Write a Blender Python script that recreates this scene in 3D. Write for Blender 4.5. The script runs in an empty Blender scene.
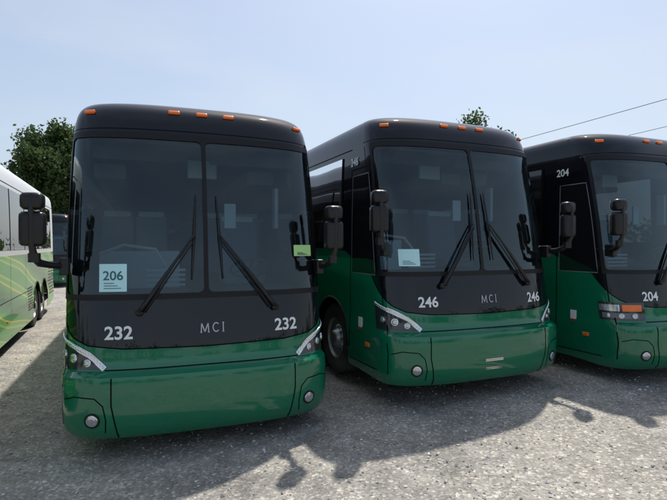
import bpy, math, random
import numpy as np
from mathutils import Vector, Matrix
random.seed(3); rng=np.random.default_rng(5)
S=bpy.context.scene
COL=S.collection
# ---------------------------------------------------------------- materials
def mat(name, base, rough=0.5, metal=0.0, coat=0.0, spec=0.5):
    m=bpy.data.materials.new(name); m.use_nodes=True
    b=m.node_tree.nodes['Principled BSDF']
    b.inputs['Base Color'].default_value=(*base,1); b.inputs['Roughness'].default_value=rough
    b.inputs['Metallic'].default_value=metal; b.inputs['Coat Weight'].default_value=coat
    b.inputs['Coat Roughness'].default_value=0.03
    b.inputs['Specular IOR Level'].default_value=spec
    return m
def N(m,t,**k):
    n=m.node_tree.nodes.new(t)
    for a,v in k.items(): setattr(n,a,v)
    return n
def dusty(m, base, dust=(0.20,0.19,0.17), amt=0.25, r0=0.2, r1=0.45):
    nt=m.node_tree; L=nt.links; b=nt.nodes['Principled BSDF']
    tc=N(m,'ShaderNodeTexCoord'); n1=N(m,'ShaderNodeTexNoise'); n1.inputs['Scale'].default_value=2.3; n1.inputs['Detail'].default_value=8; n1.inputs['Roughness'].default_value=0.65
    L.new(tc.outputs['Object'],n1.inputs['Vector'])
    sep=N(m,'ShaderNodeSeparateXYZ'); L.new(tc.outputs['Object'],sep.inputs[0])
    mr=N(m,'ShaderNodeMapRange'); mr.inputs['From Min'].default_value=1.0; mr.inputs['From Max'].default_value=0.2
    mr.inputs['To Min'].default_value=0.12; mr.inputs['To Max'].default_value=1.0
    L.new(sep.outputs['Z'],mr.inputs['Value'])
    r=N(m,'ShaderNodeMapRange'); r.inputs['From Min'].default_value=0.40; r.inputs['From Max'].default_value=0.75
    L.new(n1.outputs['Fac'],r.inputs['Value'])
    mu=N(m,'ShaderNodeMath',operation='MULTIPLY'); L.new(r.outputs[0],mu.inputs[0]); L.new(mr.outputs[0],mu.inputs[1])
    mu2=N(m,'ShaderNodeMath',operation='MULTIPLY'); L.new(mu.outputs[0],mu2.inputs[0]); mu2.inputs[1].default_value=amt
    mx=N(m,'ShaderNodeMix',data_type='RGBA'); mx.inputs[6].default_value=(*base,1); mx.inputs[7].default_value=(*dust,1)
    L.new(mu2.outputs[0],mx.inputs[0]); L.new(mx.outputs[2],b.inputs['Base Color'])
    rr=N(m,'ShaderNodeMapRange'); rr.inputs['To Min'].default_value=r0; rr.inputs['To Max'].default_value=r1
    L.new(mu.outputs[0],rr.inputs['Value']); L.new(rr.outputs[0],b.inputs['Roughness'])
    n2=N(m,'ShaderNodeTexNoise'); n2.inputs['Scale'].default_value=1.6; n2.inputs['Detail'].default_value=1
    L.new(tc.outputs['Object'],n2.inputs['Vector'])
    bp=N(m,'ShaderNodeBump'); bp.inputs['Strength'].default_value=0.12; bp.inputs['Distance'].default_value=0.03
    L.new(n2.outputs['Fac'],bp.inputs['Height']); L.new(bp.outputs[0],b.inputs['Normal']); L.new(bp.outputs[0],b.inputs['Coat Normal'])
M={}
M['green']=mat('green_paint',(0.003,0.15,0.072),0.3,coat=.8,spec=.3); dusty(M['green'],(0.003,0.150,0.072),amt=0.10,r0=0.12,r1=0.4)
M['black']=mat('black_paint',(0.009,0.010,0.014),0.3,coat=0.0,spec=.45); dusty(M['black'],(0.005,0.006,0.010),amt=0.05,r0=0.03,r1=0.16)
M['rubber']=mat('rubber',(0.008,0.008,0.009),0.5,spec=.3)
M['seam']=mat('seam_gap',(0.003,0.004,0.004),0.8,spec=.1)
M['tire']=mat('tire',(0.02,0.02,0.021),0.85); dusty(M['tire'],(0.02,0.02,0.021),amt=0.6,r0=0.8,r1=0.95)
M['rim']=mat('alloy_rim',(0.5,0.5,0.5),0.3,metal=0.9); dusty(M['rim'],(0.45,0.45,0.45),amt=0.5,r0=0.3,r1=0.6)
M['plastic']=mat('black_plastic',(0.010,0.010,0.011),0.35,spec=.4)
M['white']=mat('white_paint',(0.8,0.81,0.81),0.35)
M['led']=mat('lamp_strip_white',(0.9,0.92,0.93),0.25)
M['letter']=mat('badge_metal',(0.45,0.46,0.48),0.3,metal=.6)
M['chrome']=mat('chrome',(0.75,0.76,0.78),0.12,metal=1)
M['amber']=mat('amber_lens',(0.85,0.17,0.015),0.25,coat=0.5)
M['red']=mat('red_lens',(0.5,0.02,0.02),0.3)
M['lamp']=mat('lamp_lens',(0.55,0.57,0.6),0.08,metal=0.7)
M['lampglass']=mat('headlamp_housing',(0.025,0.029,0.033),0.06,coat=.6)
M['paper']=mat('paper_cyan',(0.50,0.80,0.84),0.7)
M['paperg']=mat('paper_green',(0.45,0.75,0.30),0.7)
M['paperw']=mat('paper_white',(0.75,0.78,0.78),0.7)
M['ink']=mat('ink',(0.03,0.12,0.14),0.7)
M['grey']=mat('grey_trim',(0.16,0.17,0.18),0.5)
M['dash']=mat('dash_plastic',(0.08,0.08,0.085),0.6)
M['seat']=mat('seat_fabric',(0.20,0.24,0.29),0.9)
M['seatl']=mat('seat_vinyl',(0.65,0.67,0.68),0.6)
M['ceil']=mat('headliner',(0.45,0.45,0.45),0.8)
M['under']=mat('underbody',(0.01,0.01,0.01),0.9)
def glassmat(name,tint,refl_tint=(1,1,1),ior=1.5,film=(.02,.10),gain=1.15):
    m=bpy.data.materials.new(name); m.use_nodes=True; nt=m.node_tree; nt.nodes.clear(); L=nt.links
    o=N(m,'ShaderNodeOutputMaterial'); t=N(m,'ShaderNodeBsdfTransparent'); g=N(m,'ShaderNodeBsdfGlossy')
    t.inputs['Color'].default_value=(*tint,1); g.inputs['Roughness'].default_value=0.01; g.inputs['Color'].default_value=(*refl_tint,1)
    f=N(m,'ShaderNodeFresnel'); f.inputs['IOR'].default_value=ior
    mr=N(m,'ShaderNodeMath',operation='MULTIPLY'); mr.inputs[1].default_value=gain; mr.use_clamp=True
    L.new(f.outputs[0],mr.inputs[0])
    mx=N(m,'ShaderNodeMixShader'); L.new(mr.outputs[0],mx.inputs[0]); L.new(t.outputs[0],mx.inputs[1]); L.new(g.outputs[0],mx.inputs[2]); 
    d=N(m,'ShaderNodeBsdfDiffuse'); d.inputs['Color'].default_value=(0.35,0.38,0.38,1)
    n=N(m,'ShaderNodeTexNoise'); n.inputs['Scale'].default_value=3; n.inputs['Detail'].default_value=6
    tc=N(m,'ShaderNodeTexCoord'); L.new(tc.outputs['Object'],n.inputs['Vector'])
    r=N(m,'ShaderNodeMapRange'); r.inputs['From Min'].default_value=0.35; r.inputs['From Max'].default_value=0.8; r.inputs['To Min'].default_value=film[0]; r.inputs['To Max'].default_value=film[1]
    L.new(n.outputs['Fac'],r.inputs['Value'])
    # gentle pane waviness so reflections are not perfect
    n3=N(m,'ShaderNodeTexNoise'); n3.inputs['Scale'].default_value=1.3; n3.inputs['Detail'].default_value=0; L.new(tc.outputs['Object'],n3.inputs['Vector'])
    bp=N(m,'ShaderNodeBump'); bp.inputs['Strength'].default_value=.10; bp.inputs['Distance'].default_value=.05; L.new(n3.outputs['Fac'],bp.inputs['Height']); L.new(bp.outputs[0],g.inputs['Normal'])
    m2=N(m,'ShaderNodeMixShader'); L.new(r.outputs[0],m2.inputs[0]); L.new(mx.outputs[0],m2.inputs[1]); L.new(d.outputs[0],m2.inputs[2])
    L.new(m2.outputs[0],o.inputs['Surface'])
    return m
M['glass']=glassmat('windshield_glass',(0.47,0.60,0.65),(0.82,0.96,1),1.52,(.002,.025),1.5)
M['sideglass']=glassmat('tinted_side_glass',(0.09,0.10,0.11),(1,1,1),1.55,(.002,.012))
M['doorglass']=mat('dark_door_glass',(0.008,0.009,0.011),0.03,coat=0.3)
def livery():
    m=mat('swirl_livery',(0.1,0.4,0.05),0.3,coat=0.5); L=m.node_tree.links; b=m.node_tree.nodes['Principled BSDF']
    tc=N(m,'ShaderNodeTexCoord'); mp=N(m,'ShaderNodeMapping'); mp.inputs['Scale'].default_value=(0.0,0.22,0.55); mp.inputs['Rotation'].default_value=(0.35,0,0)
    L.new(tc.outputs['Object'],mp.inputs[0])
    n=N(m,'ShaderNodeTexWave'); n.wave_type='BANDS'; n.bands_direction='Z'; n.inputs['Scale'].default_value=.62; n.inputs['Distortion'].default_value=3.2; n.inputs['Detail'].default_value=1.0; n.inputs['Detail Scale'].default_value=1.1
    L.new(mp.outputs[0],n.inputs['Vector'])
    cr=N(m,'ShaderNodeValToRGB'); e=cr.color_ramp.elements
    e[0].position=0.0; e[0].color=(0.01,0.16,0.03,1); e[1].position=1; e[1].color=(0.06,0.40,0.05,1)
    for p,c in ((0.25,(0.03,0.28,0.03,1)),(0.50,(0.08,0.42,0.04,1)),(0.52,(0.72,0.64,0.05,1)),(0.60,(0.60,0.62,0.06,1)),(0.62,(0.12,0.46,0.05,1)),(0.80,(0.14,0.50,0.06,1)),(0.82,(0.42,0.62,0.12,1)),(0.88,(0.36,0.60,0.10,1)),(0.90,(0.06,0.38,0.04,1))):
        x=cr.color_ramp.elements.new(p); x.color=c
    L.new(n.outputs['Fac'],cr.inputs[0]); L.new(cr.outputs[0],b.inputs['Base Color'])
    return m
M['livery']=livery()

# ---------------------------------------------------------------- mesh helpers
def mkobj(name,verts,faces,mats,parent=None,idx=None,smooth=False):
    me=bpy.data.meshes.new(name); me.from_pydata([tuple(v) for v in verts],[],faces)
    for m in (mats if isinstance(mats,(list,tuple)) else [mats]): me.materials.append(m)
    if idx is not None: me.polygons.foreach_set('material_index',idx)
    if smooth: me.polygons.foreach_set('use_smooth',[True]*len(me.polygons))
    me.update()
    o=bpy.data.objects.new(name,me); COL.objects.link(o)
    if parent: o.parent=parent
    return o
import bmesh
class Acc:
    def __init__(s): s.v=[];s.f=[];s.i=[]
    def add(s,v,f,i=0):
        b=len(s.v); s.v+= [tuple(a) for a in v]; s.f+=[tuple(b+k for k in q) for q in f]; s.i+=[i]*len(f)
    def box(s,c,d,i=0,R=None,bev=0.0):
        bm=bmesh.new(); bmesh.ops.create_cube(bm,size=1)
        bmesh.ops.scale(bm,vec=d,verts=bm.verts)
        if bev: bmesh.ops.bevel(bm,geom=bm.edges[:],offset=bev,segments=3,profile=0.7,affect='EDGES')
        if R is not None: bmesh.ops.transform(bm,matrix=R.to_4x4(),verts=bm.verts)
        bmesh.ops.translate(bm,vec=c,verts=bm.verts)
        bm.verts.index_update()
        s.add([v.co[:] for v in bm.verts],[[v.index for v in f.verts] for f in bm.faces],i); bm.free()
    def tube(s,pts,r,i=0,n=8,closed=False):
        pts=[Vector(p) for p in pts]; K=len(pts); rs=r if isinstance(r,(list,tuple)) else [r]*K
        vs=[];fs=[]; up=None
        for k,p in enumerate(pts):
            if closed: t=(pts[(k+1)%K]-pts[k-1]).normalized()
            else: t=(pts[min(k+1,K-1)]-pts[max(k-1,0)]).normalized()
            if up is None: up=t.orthogonal().normalized()
            up=(up-t*up.dot(t)).normalized(); b=t.cross(up)
            for a in range(n):
                A=2*math.pi*a/n; vs.append(p+(up*math.cos(A)+b*math.sin(A))*rs[k])
        R=K if closed else K-1
        for k in range(R):
            for a in range(n):
                k2=(k+1)%K
                fs.append((k*n+a,k*n+(a+1)%n,k2*n+(a+1)%n,k2*n+a))
        if not closed:
            fs.append(tuple(range(n))[::-1]); fs.append(tuple((K-1)*n+a for a in range(n)))
        s.add(vs,fs,i)
    def lathe(s,prof,c,axis=Vector((1,0,0)),i=0,n=28,idxs=None):
        axis=axis.normalized(); u=axis.orthogonal().normalized(); w=axis.cross(u); c=Vector(c)
        for k in range(len(prof)-1):
            vs=[];fs=[]
            for (a,r) in (prof[k],prof[k+1]):
                for j in range(n):
                    A=2*math.pi*j/n; vs.append(c+axis*a+(u*math.cos(A)+w*math.sin(A))*r)
            for j in range(n): fs.append((j,(j+1)%n,n+(j+1)%n,n+j))
            s.add(vs,fs,idxs[k] if idxs else i)
    def make(s,name,mats,parent=None,smooth=False):
        return mkobj(name,s.v,s.f,mats,parent,s.i,smooth)

# ---------------------------------------------------------------- coach surface
ZT=3.11
KZ=[.20,.28,.48,.72,.80,.84,1.05,1.50,2.3,3.11,3.27,3.36,3.44,3.50,3.54,3.56]
KF=[.15,.06,.015,.015,.03,.12,.155,.23,.35,.535,.59,.64,.72,.86,1.2,2.0]
KW=[1.25,1.29,1.30,1.30,1.297,1.285,1.285,1.285,1.275,1.25,1.235,1.215,1.175,1.09,.88,0.0]
def pchip(X,Y):
    X=np.array(X,float);Y=np.array(Y,float);h=np.diff(X);dl=np.diff(Y)/h
    m=np.zeros(len(X)); m[0]=dl[0]; m[-1]=dl[-1]
    for k in range(1,len(X)-1):
        if dl[k-1]*dl[k]>0:
            w1=2*h[k]+h[k-1]; w2=h[k]+2*h[k-1]; m[k]=(w1+w2)/(w1/dl[k-1]+w2/dl[k])
    def f(x):
        x=min(max(x,X[0]),X[-1]); k=min(max(int(np.searchsorted(X,x))-1,0),len(h)-1)
        t=(x-X[k])/h[k]
        return float((2*t**3-3*t*t+1)*Y[k]+(t**3-2*t*t+t)*h[k]*m[k]+(-2*t**3+3*t*t)*Y[k+1]+(t**3-t*t)*h[k]*m[k+1])
    return f
FY=pchip(KZ,KF); FW=pchip(KZ,KW); D=.48; NN=3.0
_a=np.linspace(0,math.pi/2,400); _ux=np.sin(_a)**(2/NN); _uy=1-np.cos(_a)**(2/NN)
_X0=_ux*1.28; _Y0=_uy*D; _S0=np.concatenate([[0],np.cumsum(np.hypot(np.diff(_X0),np.diff(_Y0)))]); _S0=_S0/_S0[-1]
def QP(q,z,off=0.0):
    w=FW(z); f=FY(z); a=abs(q); sg=1 if q>=0 else -1
    if a<=1:
        x=np.interp(a,_S0,_X0)/1.28*w; y=f+np.interp(a,_S0,_Y0)
    else: x=w; y=f+D+(a-1)
    p=Vector((sg*x,y,z))
    if off: p=p+QN(q,z)*off
    return p
def QN(q,z):
    e=.012
    a=QP(q-e,z);b=QP(q+e,z);c=QP(q,z-e);d=QP(q,z+e)
    return (b-a).cross(d-c).normalized()
def qx(x,z):
    w=FW(z); return math.copysign(float(np.interp(min(abs(x)/w,1),_X0/1.28,_S0)),x)
def XP(x,z,off=0.0): return QP(qx(x,z),z,off)
def SP(sg,y,z,off=0.0):
    f=FY(z); u=(y-f)/D
    x=FW(z)
    if u<1: x*= (max(0,1-(1-max(u,0))**NN))**(1/NN)
    return Vector((sg*(x+off),y,z))
L_BUS=13.6
def patch(acc,fn,a0,a1,z0,z1,off,i=0,na=10,nz=6):
    vs=[];fs=[]
    for k in range(nz+1):
        for j in range(na+1):
            t=j/na; z=z0+(z1-z0)*k/nz
            A0=a0(z) if callable(a0) else a0; A1=a1(z) if callable(a1) else a1
            vs.append(fn(A0+(A1-A0)*t,z,off))
    for k in range(nz):
        for j in range(na):
            p=k*(na+1)+j; fs.append((p,p+1,p+na+2,p+na+1))
    acc.add(vs,fs,i)
def ribbon(acc,fn,pts,width,off,i=0,sub=6,closed=False):
    P=[]
    n=len(pts)
    for k in range(n-1 if not closed else n):
        a=pts[k];b=pts[(k+1)%n]
        for j in range(sub): t=j/sub; P.append((a[0]+(b[0]-a[0])*t,a[1]+(b[1]-a[1])*t))
    if not closed: P.append(pts[-1])
    C=[fn(p[0],p[1],off) for p in P]
    vs=[];fs=[]; K=len(C)
    for k in range(K):
        e=.01;p=P[k]
        nrm=(fn(p[0]+e,p[1],0)-fn(p[0]-e,p[1],0)).cross(fn(p[0],p[1]+e,0)-fn(p[0],p[1]-e,0)).normalized()
        t=(C[(k+1)%K]-C[k-1]) if closed else (C[min(k+1,K-1)]-C[max(k-1,0)])
        s=nrm.cross(t.normalized()).normalized()*width/2
        vs+= [C[k]-s,C[k]+s]
    for k in range(K if closed else K-1):
        k2=(k+1)%K; fs.append((2*k,2*k+1,2*k2+1,2*k2))
    acc.add(vs,fs,i)
def text_on(name,body,fn,a0,z0,size,off,material,parent,bold=0.0):
    cu=bpy.data.curves.new('t','FONT'); cu.body=body; cu.size=size; cu.offset=bold; cu.align_x='CENTER'
    o=bpy.data.objects.new('t',cu); COL.objects.link(o)
    dg=bpy.context.evaluated_depsgraph_get(); dg.update()
    me=bpy.data.meshes.new_from_object(o.evaluated_get(dg))
    bpy.data.objects.remove(o)
    vs=[fn(a0+v.co.x,z0+v.co.y,off) for v in me.vertices]
    fs=[tuple(p.vertices) for p in me.polygons]
    bpy.data.meshes.remove(me)
    return mkobj(name,vs,fs,material,parent)
def strokes(acc,fn,segs,a0,z0,h,w,off,i=0):
    for sgm in segs:
        ribbon(acc,fn,[(a0+p[0]*h,z0+p[1]*h) for p in sgm],w,off,i,3)

ARCH=[(1.98,.60),(9.75,.60),(11.05,.60)]
def arch_bottom(y,base):
    b=base
    for c,r in ARCH:
        if abs(y-c)<r: b=max(b,.50+math.sqrt(max(0,r*r-(y-c)**2)))
    return b
QW=.895
WB=1.50
BQ=[0,.5,.70,.82,.92,1.0]; BZ=[1.02,1.035,1.07,1.15,1.30,1.46]
WY0,WY1=1.62,12.6
def body(parent,ml,mu,side_split=1.85):
    fq=sorted(set([round(v,4) for v in np.linspace(-1,1,61)]+[-QW,QW]))
    ys=[1.1,1.2,1.3,WY0]
    for c,r in ARCH:
        ys+= [c-r-.001]+[c-r*math.cos(math.pi*k/18) for k in range(0,19)]+[c+r+.001]
    ys+= list(np.linspace(3,9,13))+[12,12.6,13.2,13.45,L_BUS]
    ys=sorted(set(round(v,4) for v in ys))
    cols=[('s',-1,y) for y in ys[::-1]]+[('f',0,q) for q in fq]+[('s',1,y) for y in ys]
    def rows(c):
        if c[0]=='f':
            a=abs(c[2]); r0=.22; B=float(np.interp(a,BQ,BZ))
            W=float(np.interp(a,[0,.9,1],[WB,WB,1.68]))
        else:
            y=c[2]; r0=arch_bottom(y,.26 if y<12.5 else .26+.2*(y-12.5)); B=float(np.interp(y,[1.1,1.5,2.2],[1.60,side_split-.03,side_split])); W=max(B+.07,1.92 if y>1.5 else 0)
        W=max(W,B+.05)
        r1=max(.80,r0+.04); r1b=r1+.04
        out=[]
        for k in range(8): out.append(r0+(r1-r0)*k/8)
        out+= [r1,r1b]
        for k in range(1,6): out.append(r1b+(B-r1b)*k/5)
        for k in range(1,6): out.append(B+(W-B)*k/5)
        top=ZT if c[0]=='f' else 3.03
        for k in range(1,15): out.append(W+(top-W)*k/14)
        if c[0]=='s': out.append(3.08)
        else: out.append(3.14)
        for z in (3.20,3.27,3.32,3.36,3.40,3.44,3.47,3.50,3.52,3.54,3.552,3.56): out.append(z)
        return out
    V=[];nr=None
    for c in cols:
        R=rows(c); nr=len(R)
        for z in R:
            if c[0]=='f': V.append(QP(c[2],z))
            else:
                w=FW(z); ysx=FY(z)+D; y=c[2]
                if z>3.1: ya=max(ysx,1.1); y=ya+(y-1.1)*(L_BUS-ya)/(L_BUS-1.1)
                w2=w
                if c[2]>13.2: w2=w*(1-.06*(c[2]-13.2)/.4)
                V.append(Vector((c[1]*w2,y,z)))
    F=[];I=[]
    for j in range(len(cols)-1):
        for k in range(nr-1):
            qa=cols[j];qb=cols[j+1]
            if 19<=k<33:
                if qa[0]=='f' and qb[0]=='f' and min(qa[2],qb[2])>=-QW-1e-6 and max(qa[2],qb[2])<=QW+1e-6: continue
                if qa[0]=='s' and qb[0]=='s' and min(qa[2],qb[2])>=WY0-1e-6 and max(qa[2],qb[2])<=WY1+1e-6: continue
            F.append((j*nr+k,(j+1)*nr+k,(j+1)*nr+k+1,j*nr+k+1)); I.append(0 if k<14 else 1)
    n=len(cols)-1
    for k in range(nr-1):
        F.append((n*nr+k,k,k+1,n*nr+k+1)); I.append(0 if k<14 else 1)
    o=mkobj('body_shell',V,F,[ml,mu],parent,I,True)
    o.data.set_sharp_from_angle(angle=math.radians(33))
    return o

def wheel(acc,x,y,sg,z=.50,r=.50):
    prof=[(-.30,.25),(-.30,.46),(-.27,r),(-.03,r),(0,.47),(0.005,.40),(-.01,.29),(-.015,.285),(-.05,.275),(-.06,.20),(-.075,.16),(-.03,.13),(.01,.11),(.03,.09),(.035,0.001)]
    ix=[0,0,0,0,0,0,1,1,1,1,1,1,1,1]
    acc.lathe(prof,(x,y,z),Vector((sg,0,0)),n=32,idxs=ix)
    for k in range(10):
        A=2*math.pi*k/10
        acc.lathe([(-.07,.02),(-.035,.02),(-.03,.001)],(x,y+.165*math.cos(A),z+.165*math.sin(A)),Vector((sg,0,0)),i=2,n=8)

def mirror(parent,sg,loc,base,name):
    a=Acc(); x,y,z=loc
    R=Matrix.Rotation(math.radians(sg*8),3,'Z')
    a.box((x,y,z),(.20,.13,.30),0,R,.060)
    a.box((x,y,z+.24),(.18,.14,.15),0,R,.065)
    a.box((x,y+.07,z),(.16,.012,.24),1,R,.003)
    a.box((x,y+.075,z+.24),(.13,.012,.10),1,R,.003)
    bx,by,bz=base
    a.tube([(x,y-.04,z+.30),(x+sg*.005,y-.055,z+.2),(x,y-.05,z-.15),(x-sg*.01,y,z-.25),(x-sg*.04,y+.06,z-.30),((x+bx)/2,(y+by)/2,(z-.30+bz)/2),(bx,by,bz)],[.02,.022,.026,.035,.035,.03,.035],0,10)
    a.lathe([(-.04,.001),(-.04,.05),(.04,.05),(.04,.001)],(x-sg*.01,y,z-.25),Vector((0,0,1)),n=14)
    a.box((bx,by,bz),(.08,.14,.16),0,None,.02)
    o=a.make(name,[M['plastic'],M['chrome']],parent,True)
    o.data.set_sharp_from_angle(angle=math.radians(50))

def coach(loc,z,yaw,num=None,style='led',paint='green',wiper=True,interior=True,papers=None,name='coach_bus'):
    E=bpy.data.objects.new(name,None); COL.objects.link(E); E.empty_display_size=1
    E.location=(loc[0],loc[1],z); E.rotation_euler=(0,0,math.radians(yaw))
    ml,mu=(M['green'],M['black']) if paint=='green' else (M['livery'],M['white'])
    body(E,ml,mu,1.80)
    a=Acc(); a.box((0,6.9,.42),(2.3,13.2,.12),0)
    for c,r in ARCH: a.box((0,c,.9),(1.7,1.3,1.1),0)
    a.box((0,6.9,1.14),(2.46,12.6,.06),0)
    a.make('underbody',[M['under']],E)
    a=Acc()
    for c,r in ARCH:
        for sg in (-1,1): wheel(a,sg*1.24,c,sg)
    a.make('wheels',[M['tire'],M['rim'],M['chrome']],E,True).data.set_sharp_from_angle(angle=math.radians(35))
    a=Acc()
    for c,r in ARCH:
        for sg in (-1,1):
            a.tube([SP(sg,c-r*math.cos(math.pi*k/16),.5+r*math.sin(math.pi*k/16)) for k in range(17)],.018,0,6)
    a.make('wheel_arch_trim',[M['rubber']],E,True)
    g=Acc()
    patch(g,QP,-QW,-.014,WB,ZT,-.004,0,26,18); patch(g,QP,.014,QW,WB,ZT,-.004,0,26,18)
    g.make('windshield_glass',[M['glass']],E,True)
    f=Acc(); T0=ZT-.045; B0=WB+.035
    patch(f,QP,-QW-.012,QW+.012,T0,ZT+.02,.005,0,50,2); patch(f,QP,-QW-.012,QW+.012,WB-.02,B0,.005,0,50,2)
    patch(f,QP,-QW-.012,-QW+.018,B0,T0,.005,0,2,20); patch(f,QP,QW-.018,QW+.012,B0,T0,.005,0,2,20)
    patch(f,QP,-.014,.014,B0,T0,.006,0,2,20)
    for sx in (-1,1):
        for zz,dz in ((T0,-1),(B0,1)):
            for qq,dq in ((sx*(QW-.018),-sx),(sx*.014,sx)):
                c=[(qq,zz)]; R=.05
                for k in range(7):
                    A=math.pi/2*k/6; c.append((qq+dq*R*(1-math.sin(A))/1.45,zz+dz*R*(1-math.cos(A))))
                f.add([QP(p[0],p[1],.005) for p in c],[(0,k,k+1) for k in range(1,7)],0)
    f.make('windshield_frame',[M['rubber']],E,True)
    s=Acc()
    ribbon(s,XP,[(-.86,.795),(-.86,.55),(-.80,.235)],.012,.002,0); ribbon(s,XP,[(.86,.795),(.86,.55),(.80,.235)],.012,.002,0)
    ribbon(s,QP,[(-.985,1.46),(-.985,3.1)],.010,.002,0,10); ribbon(s,QP,[(.985,1.46),(.985,3.1)],.010,.002,0,10)
    ribbon(s,QP,[(-1.0,3.155),(-.5,3.165),(0,3.17),(.5,3.165),(1.0,3.155)],.008,.002,0,10)
    ribbon(s,QP,[(a,.847) for a in np.linspace(-.6,.6,11)],.012,.003,0,2)  # dark ribbon paints the shadow gap along the bumper ledge
    for sx in (-1,1):
        ribbon(s,XP,[(sx*1.26,.60),(sx*1.17,.635),(sx*1.0,.62),(sx*.93,.55),(sx*.905,.42),(sx*.91,.30)],.010,.002,0,4)
    ribbon(s,QP,[(a,float(np.interp(abs(a),BQ,BZ))) for a in np.linspace(-1,1,41)],.012,.003,0,2)
    s.make('panel_seams_and_ledge_shade',[M['seam']],E)
    if style=='led':
        h=Acc()
        for sx in (-1,1):
            top=lambda a: float(np.interp(a,[.60,.68,.80,.90,.985],[.86,.98,1.07,1.12,1.165]))
            vs=[];fs=[];n=16
            for k in range(n+1):
                a=.60+(.985-.60)*k/n; b=.855
                for j in range(4): vs.append(QP(sx*a,b+(max(top(a)-.02,b)-b)*j/3,.006))
            for k in range(n):
                for j in range(3): fs.append((k*4+j,k*4+4+j,k*4+5+j,k*4+1+j))
            h.add(vs,fs,0)
            n=22
            ribbon(h,QP,[(sx*a,top(a)) for a in np.linspace(.60,.985,14)],.050,.009,2,2)
            ribbon(h,QP,[(sx*a,top(a)) for a in np.linspace(.605,.98,14)],.034,.012,1,2)
            for k in range(n):
                a0=.612+(.972-.612)*k/(n-1); zz=top(a0)
                h.lathe([(.012,.014),(.019,.011),(.021,.001)],QP(sx*a0,zz),QN(sx*a0,zz),i=2,n=10)
            for a,zz,r in ((.70,.915,.034),(.79,.955,.042),(.89,.975,.042)):
                p=QP(sx*a,zz,.0); nn=QN(sx*a,zz)
                h.lathe([(.0,r),(.014,r),(.016,r*.8)],p,nn,i=2,n=20)
                h.lathe([(.016,r*.8),(.022,r*.5),(.024,.001)],p,nn,i=3,n=20)
        h.make('headlamps',[M['lampglass'],M['led'],M['chrome'],M['lamp'],M['grey']],E,True)
    else:
        h=Acc()
        for sx in (-1,1):
            patch(h,QP,sx*.60,sx*.985,.865,1.10,.006,0,14,4)
            patch(h,QP,sx*.63,sx*.79,.985,1.07,.012,1,6,2); patch(h,QP,sx*.81,sx*.975,.985,1.07,.012,2,8,2)
            patch(h,QP,sx*.66,sx*.95,.89,.96,.012,3,8,2)
            for a in (.70,.80,.90):
                p=QP(sx*a,.925,.012); h.lathe([(.0,.035),(.02,.035),(.03,.001)],p,QN(sx*a,.925),i=2,n=16)
        h.make('headlamps',[M['lampglass'],M['amber'],M['lamp'],M['grey']],E,True)
    h=Acc()
    for sx in (-1,1):
        p=XP(sx*1.02,.42,.0); nn=QN(qx(sx*1.02,.42),.42)
        h.lathe([(-.01,.070),(.004,.070),(.005,.054)],p,nn,i=0,n=24); h.lathe([(.005,.054),(.011,.05),(.012,.044)],p,nn,i=1,n=24); h.lathe([(.012,.044),(.016,.025),(.017,.001)],p,nn,i=2,n=24)
    h.make('fog_lamps',[M['plastic'],M['chrome'],M['lamp']],E,True)
    h=Acc()
    for x in (-1.08,-.28,0,.28,1.08):
        zz=3.375 if abs(x)<1 else 3.34
        q0=qx(x,zz)
        p=XP(x,zz,.006); nn=QN(q0,zz)
        tx=(XP(x+.02,zz)-XP(x-.02,zz)).normalized(); up=nn.cross(tx)
        R=Matrix((tx,up,nn)).transposed()
        h.box(p,(.115,.04,.034),0,R,.014)
    for sg in (-1,1):
        for y in (3.4,6.0,8.6,12.4):
            h.box(SP(sg,y,.62,.004),(.012,.09,.035),0,None,.004)
    h.make('marker_lamps',[M['amber']],E,True)
    if wiper:
        w=Acc()
        for sx,px,tx in ((-1,-.62,-.11),(1,.68,.13)):
            w.lathe([(0,.035),(.03,.035),(.045,.02),(.05,.001)],XP(px,1.36,.02),QN(qx(px,1.36),1.36),n=14)
            w.tube([XP(px+(tx-px)*t,1.36+.74*t,.05+.015*math.sin(t*3.14)) for t in np.linspace(0,1,9)],[.022,.022,.021,.02,.017,.014,.012,.011,.010],0,8)
            w.tube([XP(px+(tx-px)*t*.93-sx*.045,1.36+.70*t,.045) for t in np.linspace(0,1,9)],.008,0,6)
            w.tube([XP(tx+sx*(.03-.05*t),1.66+.84*t,.022) for t in np.linspace(0,1,9)],[.006,.010,.012,.014,.016,.014,.012,.010,.006],0,6)
        w.make('wipers',[M['plastic']],E,True)
    mirror(E,-1,(-1.48,.16,2.14),(-1.27,.44,1.80),'side_mirror')
    mirror(E,1,(1.30,.12,2.10),(1.24,.44,1.76),'side_mirror')
    g=Acc(); d=Acc()
    for sg in (-1,1):
        fn=lambda y,z,o,sg=sg: SP(sg,y,z,o)
        patch(g,fn,WY0-.01,WY1+.01,1.905,3.045,.004,0,22,8)
        for y in (1.63,3.2,4.8,6.4,8.0,9.6,11.2,12.6): patch(d,fn,y-.025,y+.025,1.905,3.045,.008,0,1,8)
        for y in (3.0,4.7,6.4,8.1,12.0): ribbon(d,fn,[(y,.30),(y,1.76)],.012,.003,0,3)
        for (ya,yb) in ((2.62,9.1),(11.7,13.4)): ribbon(d,fn,[(ya,.98),(yb,.98)],.010,.003,0,6)
        ribbon(d,fn,[(1.35,3.12),(13.4,3.12)],.012,.003,0,12)
    g.make('side_windows',[M['sideglass']],E,True)
    fn=lambda y,z,o: SP(-1,y,z,o)
    y0=lambda z: FY(z)+.30
    gd=Acc()
    patch(gd,fn,lambda z:FY(z)+.40,1.27,1.50,2.74,.006,0,8,14)
    fn2=lambda y,z,o: SP(1,y,z,o)
    patch(gd,fn2,lambda z:FY(z)+.40,1.45,1.92,2.98,.006,0,8,12)
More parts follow.
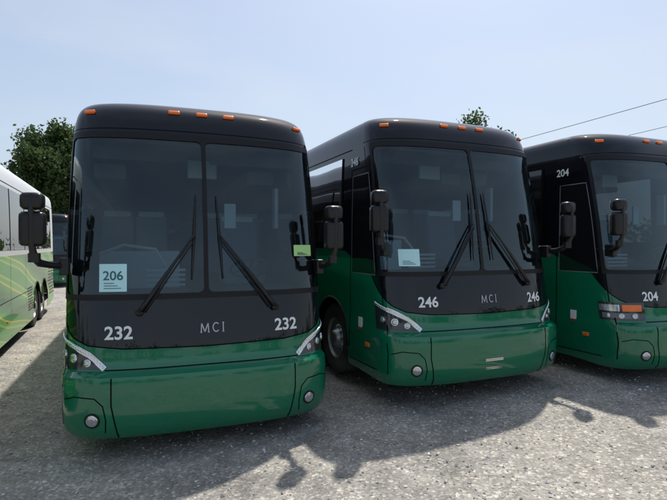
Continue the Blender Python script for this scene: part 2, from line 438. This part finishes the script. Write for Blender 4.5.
    gd.make('door_glass',[M['doorglass']],E,True)
    edge=[(y0(z),z) for z in np.linspace(.36,2.84,12)]
    ribbon(d,fn,edge,.014,.003,0,2); ribbon(d,fn,[(1.33,.5),(1.33,2.84)],.014,.003,0,10); ribbon(d,fn,[(y0(2.84),2.84),(1.33,2.84)],.014,.003,0,4)
    ribbon(d,fn,[(y0(.36),.36),(1.33,.36)],.012,.003,0,4)
    d.make('body_seams',[M['seam']],E)
    tr=Acc()
    fr=[(FY(z)+.39,z) for z in np.linspace(1.49,2.75,10)]+[(1.28,2.75),(1.28,1.49)]
    ribbon(tr,fn,fr,.014,.009,0,2,True)
    tr.make('door_frame_trim',[M['grey']],E)
    if paint=='green' :
        r=Acc(); r.box(SP(-1,1.02,.86,.006),(.01,.10,.14),0,None,.003); r.box(SP(-1,1.02,.79,.012),(.006,.06,.03),1)
        r.box(SP(-1,.80,.62,.0),(.03,.10,.05),2,None,.008)
        r.make('door_labels',[M['paperw'],M['red'],M['amber']],E)
    else:
        lv=Acc()
        fnr=lambda y,z,o: SP(1,y,z,o)
        for k in range(9): ribbon(lv,fnr,[(8.35,.55+.06*k),(9.0,.55+.06*k)],.03,.006,0,2)
        for k in range(11): ribbon(lv,fnr,[(12.1,.6+.09*k),(13.2,.6+.09*k)],.04,.006,0,2)
        lv.make('engine_louvres',[M['plastic']],E)
    if interior:
        a=Acc()
        a.box((0,.80,1.33),(2.3,.55,.20),0,None,.05)
        a.box((0,6,1.185),(2.4,11,.03),0)
        a.box((.62,.86,1.47),(.8,.42,.16),0,None,.06)
        a.box((-.55,.95,1.38),(.9,.2,.3),0,None,.06)
        a.box((0,7.0,3.20),(2.2,11.2,.04),3)
        for sg in (-1,1): a.box((sg*.98,7.2,2.95),(.38,10,.2),3,None,.05)
        R=Matrix.Rotation(math.radians(-30),3,'X'); C0=Vector((.62,1.18,1.72))
        a.tube([C0+R@Vector((.23*math.cos(t),.23*math.sin(t),0)) for t in np.linspace(0,2*math.pi,24,endpoint=False)],.016,0,8,True)
        for t in (0.5,2.6,4.7): a.tube([C0,C0+R@Vector((.23*math.cos(t),.23*math.sin(t),0))],.014,0,6)
        a.tube([C0,(.62,1.0,1.45)],.03,0,8)
        def seat(x,y,z0,w,pale_top):
            a.box((x,y-.02,z0+.42),(w,.5,.14),1,None,.05)
            a.box((x,y+.25,z0+.80),(w,.13,.75),1,Matrix.Rotation(math.radians(-10),3,'X'),.05)
            a.box((x,y+.31,z0+1.14),(w*.85,.12,.20),2 if pale_top else 1,Matrix.Rotation(math.radians(-10),3,'X'),.045)  # flag picks pale vinyl instead of fabric for the headrest
        seat(.62,1.75,1.15,.52,True)
        for r_ in range(9):
            y=2.75+r_*.85
            for x in (-.93,-.47,.47,.93): seat(x,y,1.25,.43,r_%2==0)
        a.box((-.62,1.95,1.60),(.95,.06,.65),2,None,.03)
        a.tube([(-.35,1.2,1.3),(-.33,1.25,1.75),(-.45,1.35,1.95),(-.8,1.5,2.0),(-1.05,1.55,1.9)],.02,2,8)
        for k in range(5): a.box((-.35,1.05,1.50+.055*k),(.42,.03,.03),2,None,.006)
        a.box((.1,1.55,2.93),(.35,.05,.22),2,None,.02)
        a.box((.95,1.25,2.45),(.05,.14,.5),2,None,.02)
        a.box((.40,1.3,2.35),(.14,.03,.30),2,None,.01)
        for sx in (-1,1): a.box((sx*.60,.98,2.98),(.95,.02,.14),0,None,.008)
        a.make('cabin_interior',[M['dash'],M['seat'],M['seatl'],M['ceil']],E)
    if num:
        for x in (-.80,.80): text_on('fleet_number',num,XP,x,1.125,.165,.006,M['white'],E,bold=.0035)
        t=Acc()
        Mx=[[(0,0),(0.06,1)],[(.06,1),(.42,.05)],[(.42,.05),(.78,1)],[(.78,1),(.84,0)],[(-.1,0),(.1,0)],[(.74,0),(.94,0)]]
        Cx=[[(1.95,.85),(1.8,.98),(1.55,.98),(1.38,.75),(1.33,.5),(1.38,.25),(1.55,.02),(1.8,.02),(1.95,.17)]]
        Ix=[[(2.5,0),(2.5,1)],[(2.4,0),(2.6,0)],[(2.4,1),(2.6,1)]]
        strokes(t,XP,Mx+Cx+Ix,-.06,1.15,.085,.010,.006)
        t.make('maker_lettering',[M['letter']],E)
        text_on('fleet_number_side',num,lambda y,z,o:SP(-1,-y,z,o),-1.24,2.89,.15,.012,M['white'],E,bold=.003)
    for (x0,x1,z0,z1,mk,txt) in (papers or []):
        a=Acc(); patch(a,XP,x0,x1,z0,z1,.004,0,4,4); a.make('notice_paper',[M[mk]],E)
        if txt: text_on('notice_text',txt,XP,(x0+x1)/2,z0+(z1-z0)*.42,.12,.007,M['ink'],E,bold=.001)
        b=Acc()
        for k in range(3):
            zz=z0+(z1-z0)*(.12+.09*k); ribbon(b,XP,[(x0+.04,zz),(x1-.05-.03*k,zz)],.006,.007,0,2)
        b.make('notice_lines',[M['ink']],E)
    return E

YAW=22.0
b232=coach((-1.17,4.72),0.0,20.8,'232',papers=[(-.97,-.73,1.56,1.82,'paper','206'),(.93,1.15,1.88,2.00,'paperg',None)])
b246=coach((1.93,5.95),.15,YAW+1,'246',papers=[(-1.10,-.86,1.60,1.80,'paper',None)])
b204=coach((5.06,6.80),.13,YAW+1,'204',style='amber')
bl=coach((-4.62,2.9),0.0,YAW+1.5,None,paint='tour')
far=coach((-13.6,23.0),0.0,YAW,None)
a=Acc()
for zz,hw in ((.47,.13),(.37,.12)):
    patch(a,XP,-hw,hw,zz,zz+.028,.004,0,8,1)
    for k in range(11):
        x=-hw+.015+(2*hw-.03)*k/10; patch(a,XP,x-.004,x+.004,zz+.006,zz+.022,.006,1,1,1)
a.make('bumper_lettering',[M['chrome'],M['seam']],b246)

# ---------------------------------------------------------------- ground
def gh(x,y):
    t=min(max((x+2.5)/6.5,0),1); t=t*t*(3-2*t)
    return .16*t*min(max((70-abs(y))/30,0),1)
xs=sorted(set(list(np.linspace(-12,14,53))+[-1500,-400,-120,-60,-30,-20,22,35,60,120,400,1500]))
ys=sorted(set(list(np.linspace(-4,26,41))+[-1500,-400,-120,-60,-30,-15,-8,35,45,60,75,120,400,1500]))
V=[(x,y,gh(x,y)) for y in ys for x in xs]; nx=len(xs)
F=[(j*nx+i,j*nx+i+1,(j+1)*nx+i+1,(j+1)*nx+i) for j in range(len(ys)-1) for i in range(nx-1)]
gm=mat('gravel_lot',(0.2,0.2,0.2),0.9,spec=.25); L=gm.node_tree.links; b=gm.node_tree.nodes['Principled BSDF']
tc=N(gm,'ShaderNodeTexCoord')
def noise(s,d=4,r=.6):
    n=N(gm,'ShaderNodeTexNoise'); n.inputs['Scale'].default_value=s; n.inputs['Detail'].default_value=d; n.inputs['Roughness'].default_value=r; L.new(tc.outputs['Object'],n.inputs['Vector']); return n
n_big=noise(.55,6,.65); n_mid=noise(3.5,7,.7); n_fine=noise(45,4,.7)
def ramp(src,ps):
    r=N(gm,'ShaderNodeValToRGB'); e=r.color_ramp.elements
    e[0].position,e[0].color=ps[0][0],(*ps[0][1],1); e[1].position,e[1].color=ps[-1][0],(*ps[-1][1],1)
    for p,c in ps[1:-1]: x=e.new(p); x.color=(*c,1)
    L.new(src,r.inputs[0]); return r
r1=ramp(n_mid.outputs['Fac'],[(.3,(.33,.315,.29)),(.5,(.47,.45,.41)),(.68,(.60,.575,.525))])
r2=ramp(n_big.outputs['Fac'],[(.33,(.55,.55,.57)),(.45,(.85,.84,.83)),(.58,(1,.98,.95))])
r3=ramp(n_fine.outputs['Fac'],[(.3,(.6,.6,.6)),(.5,(.9,.9,.9)),(.68,(1,1,1))])
def mul(a_,b_):
    x=N(gm,'ShaderNodeMix',data_type='RGBA',blend_type='MULTIPLY'); x.inputs[0].default_value=1; L.new(a_,x.inputs[6]); L.new(b_,x.inputs[7]); return x.outputs[2]
vo=N(gm,'ShaderNodeTexVoronoi'); vo.inputs['Scale'].default_value=42; L.new(tc.outputs['Object'],vo.inputs['Vector'])
r4=ramp(vo.outputs['Color'],[(.2,(.65,.65,.65)),(.7,(.9,.9,.9)),(.92,(1.5,1.48,1.42))])
c=mul(mul(mul(r1.outputs[0],r2.outputs[0]),r3.outputs[0]),r4.outputs[0]); L.new(c,b.inputs['Base Color'])
bp=N(gm,'ShaderNodeBump'); bp.inputs['Strength'].default_value=.6; bp.inputs['Distance'].default_value=.008; L.new(vo.outputs['Distance'],bp.inputs['Height'])
bp2=N(gm,'ShaderNodeBump'); bp2.inputs['Strength'].default_value=.6; bp2.inputs['Distance'].default_value=.02; L.new(n_mid.outputs['Fac'],bp2.inputs['Height']); L.new(bp.outputs[0],bp2.inputs['Normal']); L.new(bp2.outputs[0],b.inputs['Normal'])
mkobj('ground',V,F,gm,smooth=True)
sm=mat('stone',(0.3,0.29,0.27),.9); nt=sm.node_tree
oi=N(sm,'ShaderNodeNewGeometry'); cr=N(sm,'ShaderNodeValToRGB'); cr.color_ramp.elements[0].color=(.18,.18,.17,1); cr.color_ramp.elements[1].color=(.66,.64,.60,1)
nt.links.new(oi.outputs['Random Per Island'],cr.inputs[0]); nt.links.new(cr.outputs[0],nt.nodes['Principled BSDF'].inputs['Base Color'])
V=[];F=[]
oct_=np.array([(1,0,0),(0,1,0),(-1,0,0),(0,-1,0),(0,0,1),(0,0,-1)],float); of=[(0,1,4),(1,2,4),(2,3,4),(3,0,4),(1,0,5),(2,1,5),(3,2,5),(0,3,5)]
for k in range(12000):
    d=2.3+ (rng.random()**1.3)*9; an=rng.uniform(-.75,.75); x=d*math.sin(an); y=d*math.cos(an)
    s=.004+.013*rng.random()**3
    p=oct_*np.array([s*rng.uniform(.8,1.5),s*rng.uniform(.8,1.5),s*.7])+rng.normal(0,s*.18,(6,3)); A=rng.uniform(0,6.28); c_,s_=math.cos(A),math.sin(A)
    base=len(V)
    for q in p: V.append((x+q[0]*c_-q[1]*s_,y+q[0]*s_+q[1]*c_,gh(x,y)+s*.3+q[2]))
    F+=[(base+a_,base+b_,base+c2) for a_,b_,c2 in of]
mkobj('gravel',V,F,sm)

# ---------------------------------------------------------------- trees
lm=mat('foliage',(0.05,0.09,0.03),.7); nt=lm.node_tree
g_=N(lm,'ShaderNodeNewGeometry'); cr=N(lm,'ShaderNodeValToRGB'); cr.color_ramp.elements[0].color=(.025,.055,.016,1); cr.color_ramp.elements[1].color=(.11,.17,.045,1)
nt.links.new(g_.outputs['Random Per Island'],cr.inputs[0]); nt.links.new(cr.outputs[0],nt.nodes['Principled BSDF'].inputs['Base Color'])
tr_=N(lm,'ShaderNodeBsdfTranslucent'); nt.links.new(cr.outputs[0],tr_.inputs['Color']); ms=N(lm,'ShaderNodeMixShader'); ms.inputs[0].default_value=.4
nt.links.new(nt.nodes['Principled BSDF'].outputs[0],ms.inputs[1]); nt.links.new(tr_.outputs[0],ms.inputs[2]); nt.links.new(ms.outputs[0],nt.nodes['Material Output'].inputs[0])
bark=mat('bark',(0.09,0.07,0.055),.9)
def leaves(centers,rad,n,size):
    V=[];F=[]
    for (c,r) in zip(centers,rad):
        for k in range(n):
            v=rng.normal(0,1,3); v/=np.linalg.norm(v); p=np.array(c)+v*r*rng.random()**.4*(1+.22*rng.normal())*np.array([1,1,.8])
            a=rng.normal(0,1,3); a/=np.linalg.norm(a); b_=np.cross(a,rng.normal(0,1,3)); b_/=np.linalg.norm(b_)
            s=size*rng.uniform(.6,1.3); base=len(V)
            V+= [tuple(p-a*s),tuple(p+b_*s*.55),tuple(p+a*s),tuple(p-b_*s*.55)]; F.append((base,base+1,base+2,base+3))
    return V,F
def tree(x,y,h,R,name,n=260,nc=40,size=.15):
    E=bpy.data.objects.new(name,None); COL.objects.link(E); E.location=(x,y,gh(x,y))
    a=Acc(); a.tube([(0,0,-.1),(.1,0,h*.25),(-.1,.1,h*.5),(0,0,h*.85)],[h*.03,h*.024,h*.016,h*.004],0,10)
    C=[];Rr=[]
    for k in range(nc):
        v=rng.normal(0,1,3); v/=np.linalg.norm(v); f=rng.random()**.4
        c=np.array([v[0]*R*f*.85,v[1]*R*f*.85,h*.62+v[2]*h*.33*f]); C.append(c); Rr.append(R*rng.uniform(.18,.36))
        if k<14: a.tube([(0,0,h*(.25+.03*k)),tuple(c*[.5,.5,1]+[0,0,-.6]),tuple(c)],[h*.010,h*.007,h*.002],0,6)
    C.append(np.array([0,0,h*.93])); Rr.append(R*.28)
    a.make('trunk_and_limbs',[bark],E,True)
    V,F=leaves(C,Rr,n,size); mkobj('crown',V,F,lm,E)
tree(-19.6,36,10.9,3.5,'tree',n=500,nc=54); tree(-17.6,38,9.8,3.6,'tree'); tree(-22.0,38,8.0,2.6,'tree')
tree(11.2,40,12.5,4.0,'tree',n=340)
C=[];Rr=[]
for k in range(150):
    th=rng.uniform(0,2*math.pi); back=math.cos(th)<0.2
    rd=rng.uniform(60,75) if back else rng.uniform(95,115)
    hh=rng.uniform(2,6.0) if back else rng.uniform(1.5,4.5)
    C.append(np.array([rd*math.sin(th),rd*math.cos(th),hh])); Rr.append(rng.uniform(2.5,4.5))
V,F=leaves(C,Rr,120,.6); mkobj('added_treeline_for_reflections',V,F,lm)  # added trees, behind the camera too, to reflect in glass and black paint

# ---------------------------------------------------------------- utility poles + wires
def pole(x,y,h):
    E=bpy.data.objects.new('utility_pole',None); COL.objects.link(E); E.location=(x,y,0)
    a=Acc(); a.tube([(0,0,-.2),(0,0,h)],[.16,.11],0,12); a.box((0,0,h-.5),(2.2,.1,.12),0)
    for k in (-.9,0,.9): a.lathe([(0,.04),(.1,.05),(.14,.02)],(k,0,h-.44),Vector((0,0,1)),i=1,n=10)
    a.make('pole_and_crossarm',[bark,M['grey']],E,True)
wm=mat('cable',(.05,.05,.05),.6)
def unp(u,v,Y): return Vector(((u-333.5)/500*Y,Y,2.0+(245-v)/500*Y))
def wire(A,B,t0,t1,name,sag):
    a=Acc(); P=[]
    for k in range(21):
        t=t0+(t1-t0)*k/20; p=A+(B-A)*t; s=(k/20); p.z-=sag*4*s*(1-s); P.append(p)
    a.tube(P,.015,0,6); a.make(name,[wm]); return P
A=unp(525,137,30); B=unp(667,97,21.7)
P1=wire(A,B,-1.6,2.2,'overhead_wire',.1)
A=unp(640,132,30); B=unp(667,125,27.5)
P2=wire(A,B,-1.2,7,'overhead_wire',.1)
pole(P1[0].x,P1[0].y,P1[0].z+.4); pole(P1[-1].x,P1[-1].y,P1[-1].z+.4)

# ---------------------------------------------------------------- light
EL=61
sun_dir=Vector((.30,.95,0)).normalized()*math.cos(math.radians(EL))+Vector((0,0,math.sin(math.radians(EL))))
sd=bpy.data.lights.new('sun','SUN'); sd.energy=4.4; sd.angle=math.radians(1.2); sd.color=(1,.95,.87)
so=bpy.data.objects.new('sun',sd); COL.objects.link(so); so.rotation_euler=sun_dir.to_track_quat('Z','Y').to_euler()
W=bpy.data.worlds.new('World'); S.world=W; W.use_nodes=True; nt=W.node_tree; nt.nodes.clear()
out=nt.nodes.new('ShaderNodeOutputWorld'); bg=nt.nodes.new('ShaderNodeBackground'); sk=nt.nodes.new('ShaderNodeTexSky'); sk.sky_type='NISHITA'; sk.sun_disc=False
sk.sun_elevation=math.radians(EL); sk.sun_rotation=math.atan2(.30,.95); sk.air_density=1.0; sk.dust_density=2.5; sk.ozone_density=2.0; sk.altitude=100
bg.inputs['Strength'].default_value=.15
tc=nt.nodes.new('ShaderNodeTexCoord')
sep=nt.nodes.new('ShaderNodeSeparateXYZ'); nt.links.new(tc.outputs['Generated'],sep.inputs[0])
hz=nt.nodes.new('ShaderNodeMapRange'); hz.inputs['From Min'].default_value=0; hz.inputs['From Max'].default_value=.55; hz.inputs['To Min'].default_value=.55; hz.inputs['To Max'].default_value=.25
nt.links.new(sep.outputs['Z'],hz.inputs['Value'])
hx=nt.nodes.new('ShaderNodeMix'); hx.data_type='RGBA'; hx.inputs[7].default_value=(4.4,5.0,5.6,1)
nt.links.new(hz.outputs[0],hx.inputs[0]); nt.links.new(sk.outputs[0],hx.inputs[6])
mp=nt.nodes.new('ShaderNodeMapping'); mp.inputs['Scale'].default_value=(1.0,1.0,4.0); n=nt.nodes.new('ShaderNodeTexNoise'); n.inputs['Scale'].default_value=1.3; n.inputs['Detail'].default_value=6; n.inputs['Roughness'].default_value=.5; n.inputs['Distortion'].default_value=.4
nt.links.new(tc.outputs['Generated'],mp.inputs[0]); nt.links.new(mp.outputs[0],n.inputs['Vector'])
mr=nt.nodes.new('ShaderNodeMapRange'); mr.inputs['From Min'].default_value=.5; mr.inputs['From Max'].default_value=.8; mr.inputs['To Max'].default_value=.35
nt.links.new(n.outputs['Fac'],mr.inputs['Value'])
mx=nt.nodes.new('ShaderNodeMix'); mx.data_type='RGBA'; mx.inputs[7].default_value=(5.6,5.8,6.0,1)
nt.links.new(mr.outputs[0],mx.inputs[0]); nt.links.new(hx.outputs[2],mx.inputs[6]); nt.links.new(mx.outputs[2],bg.inputs['Color']); nt.links.new(bg.outputs[0],out.inputs[0])
# ---------------------------------------------------------------- camera
cd=bpy.data.cameras.new('camera'); cd.lens=27.0; cd.sensor_width=36; cd.clip_end=4000; cd.clip_start=.05
co=bpy.data.objects.new('camera',cd); COL.objects.link(co); co.location=(0,0,2.0)
co.rotation_euler=(math.radians(90)-math.atan(5/500),0,0)
S.camera=co
S.view_settings.view_transform='Standard'; S.view_settings.look='None'; S.view_settings.exposure=0
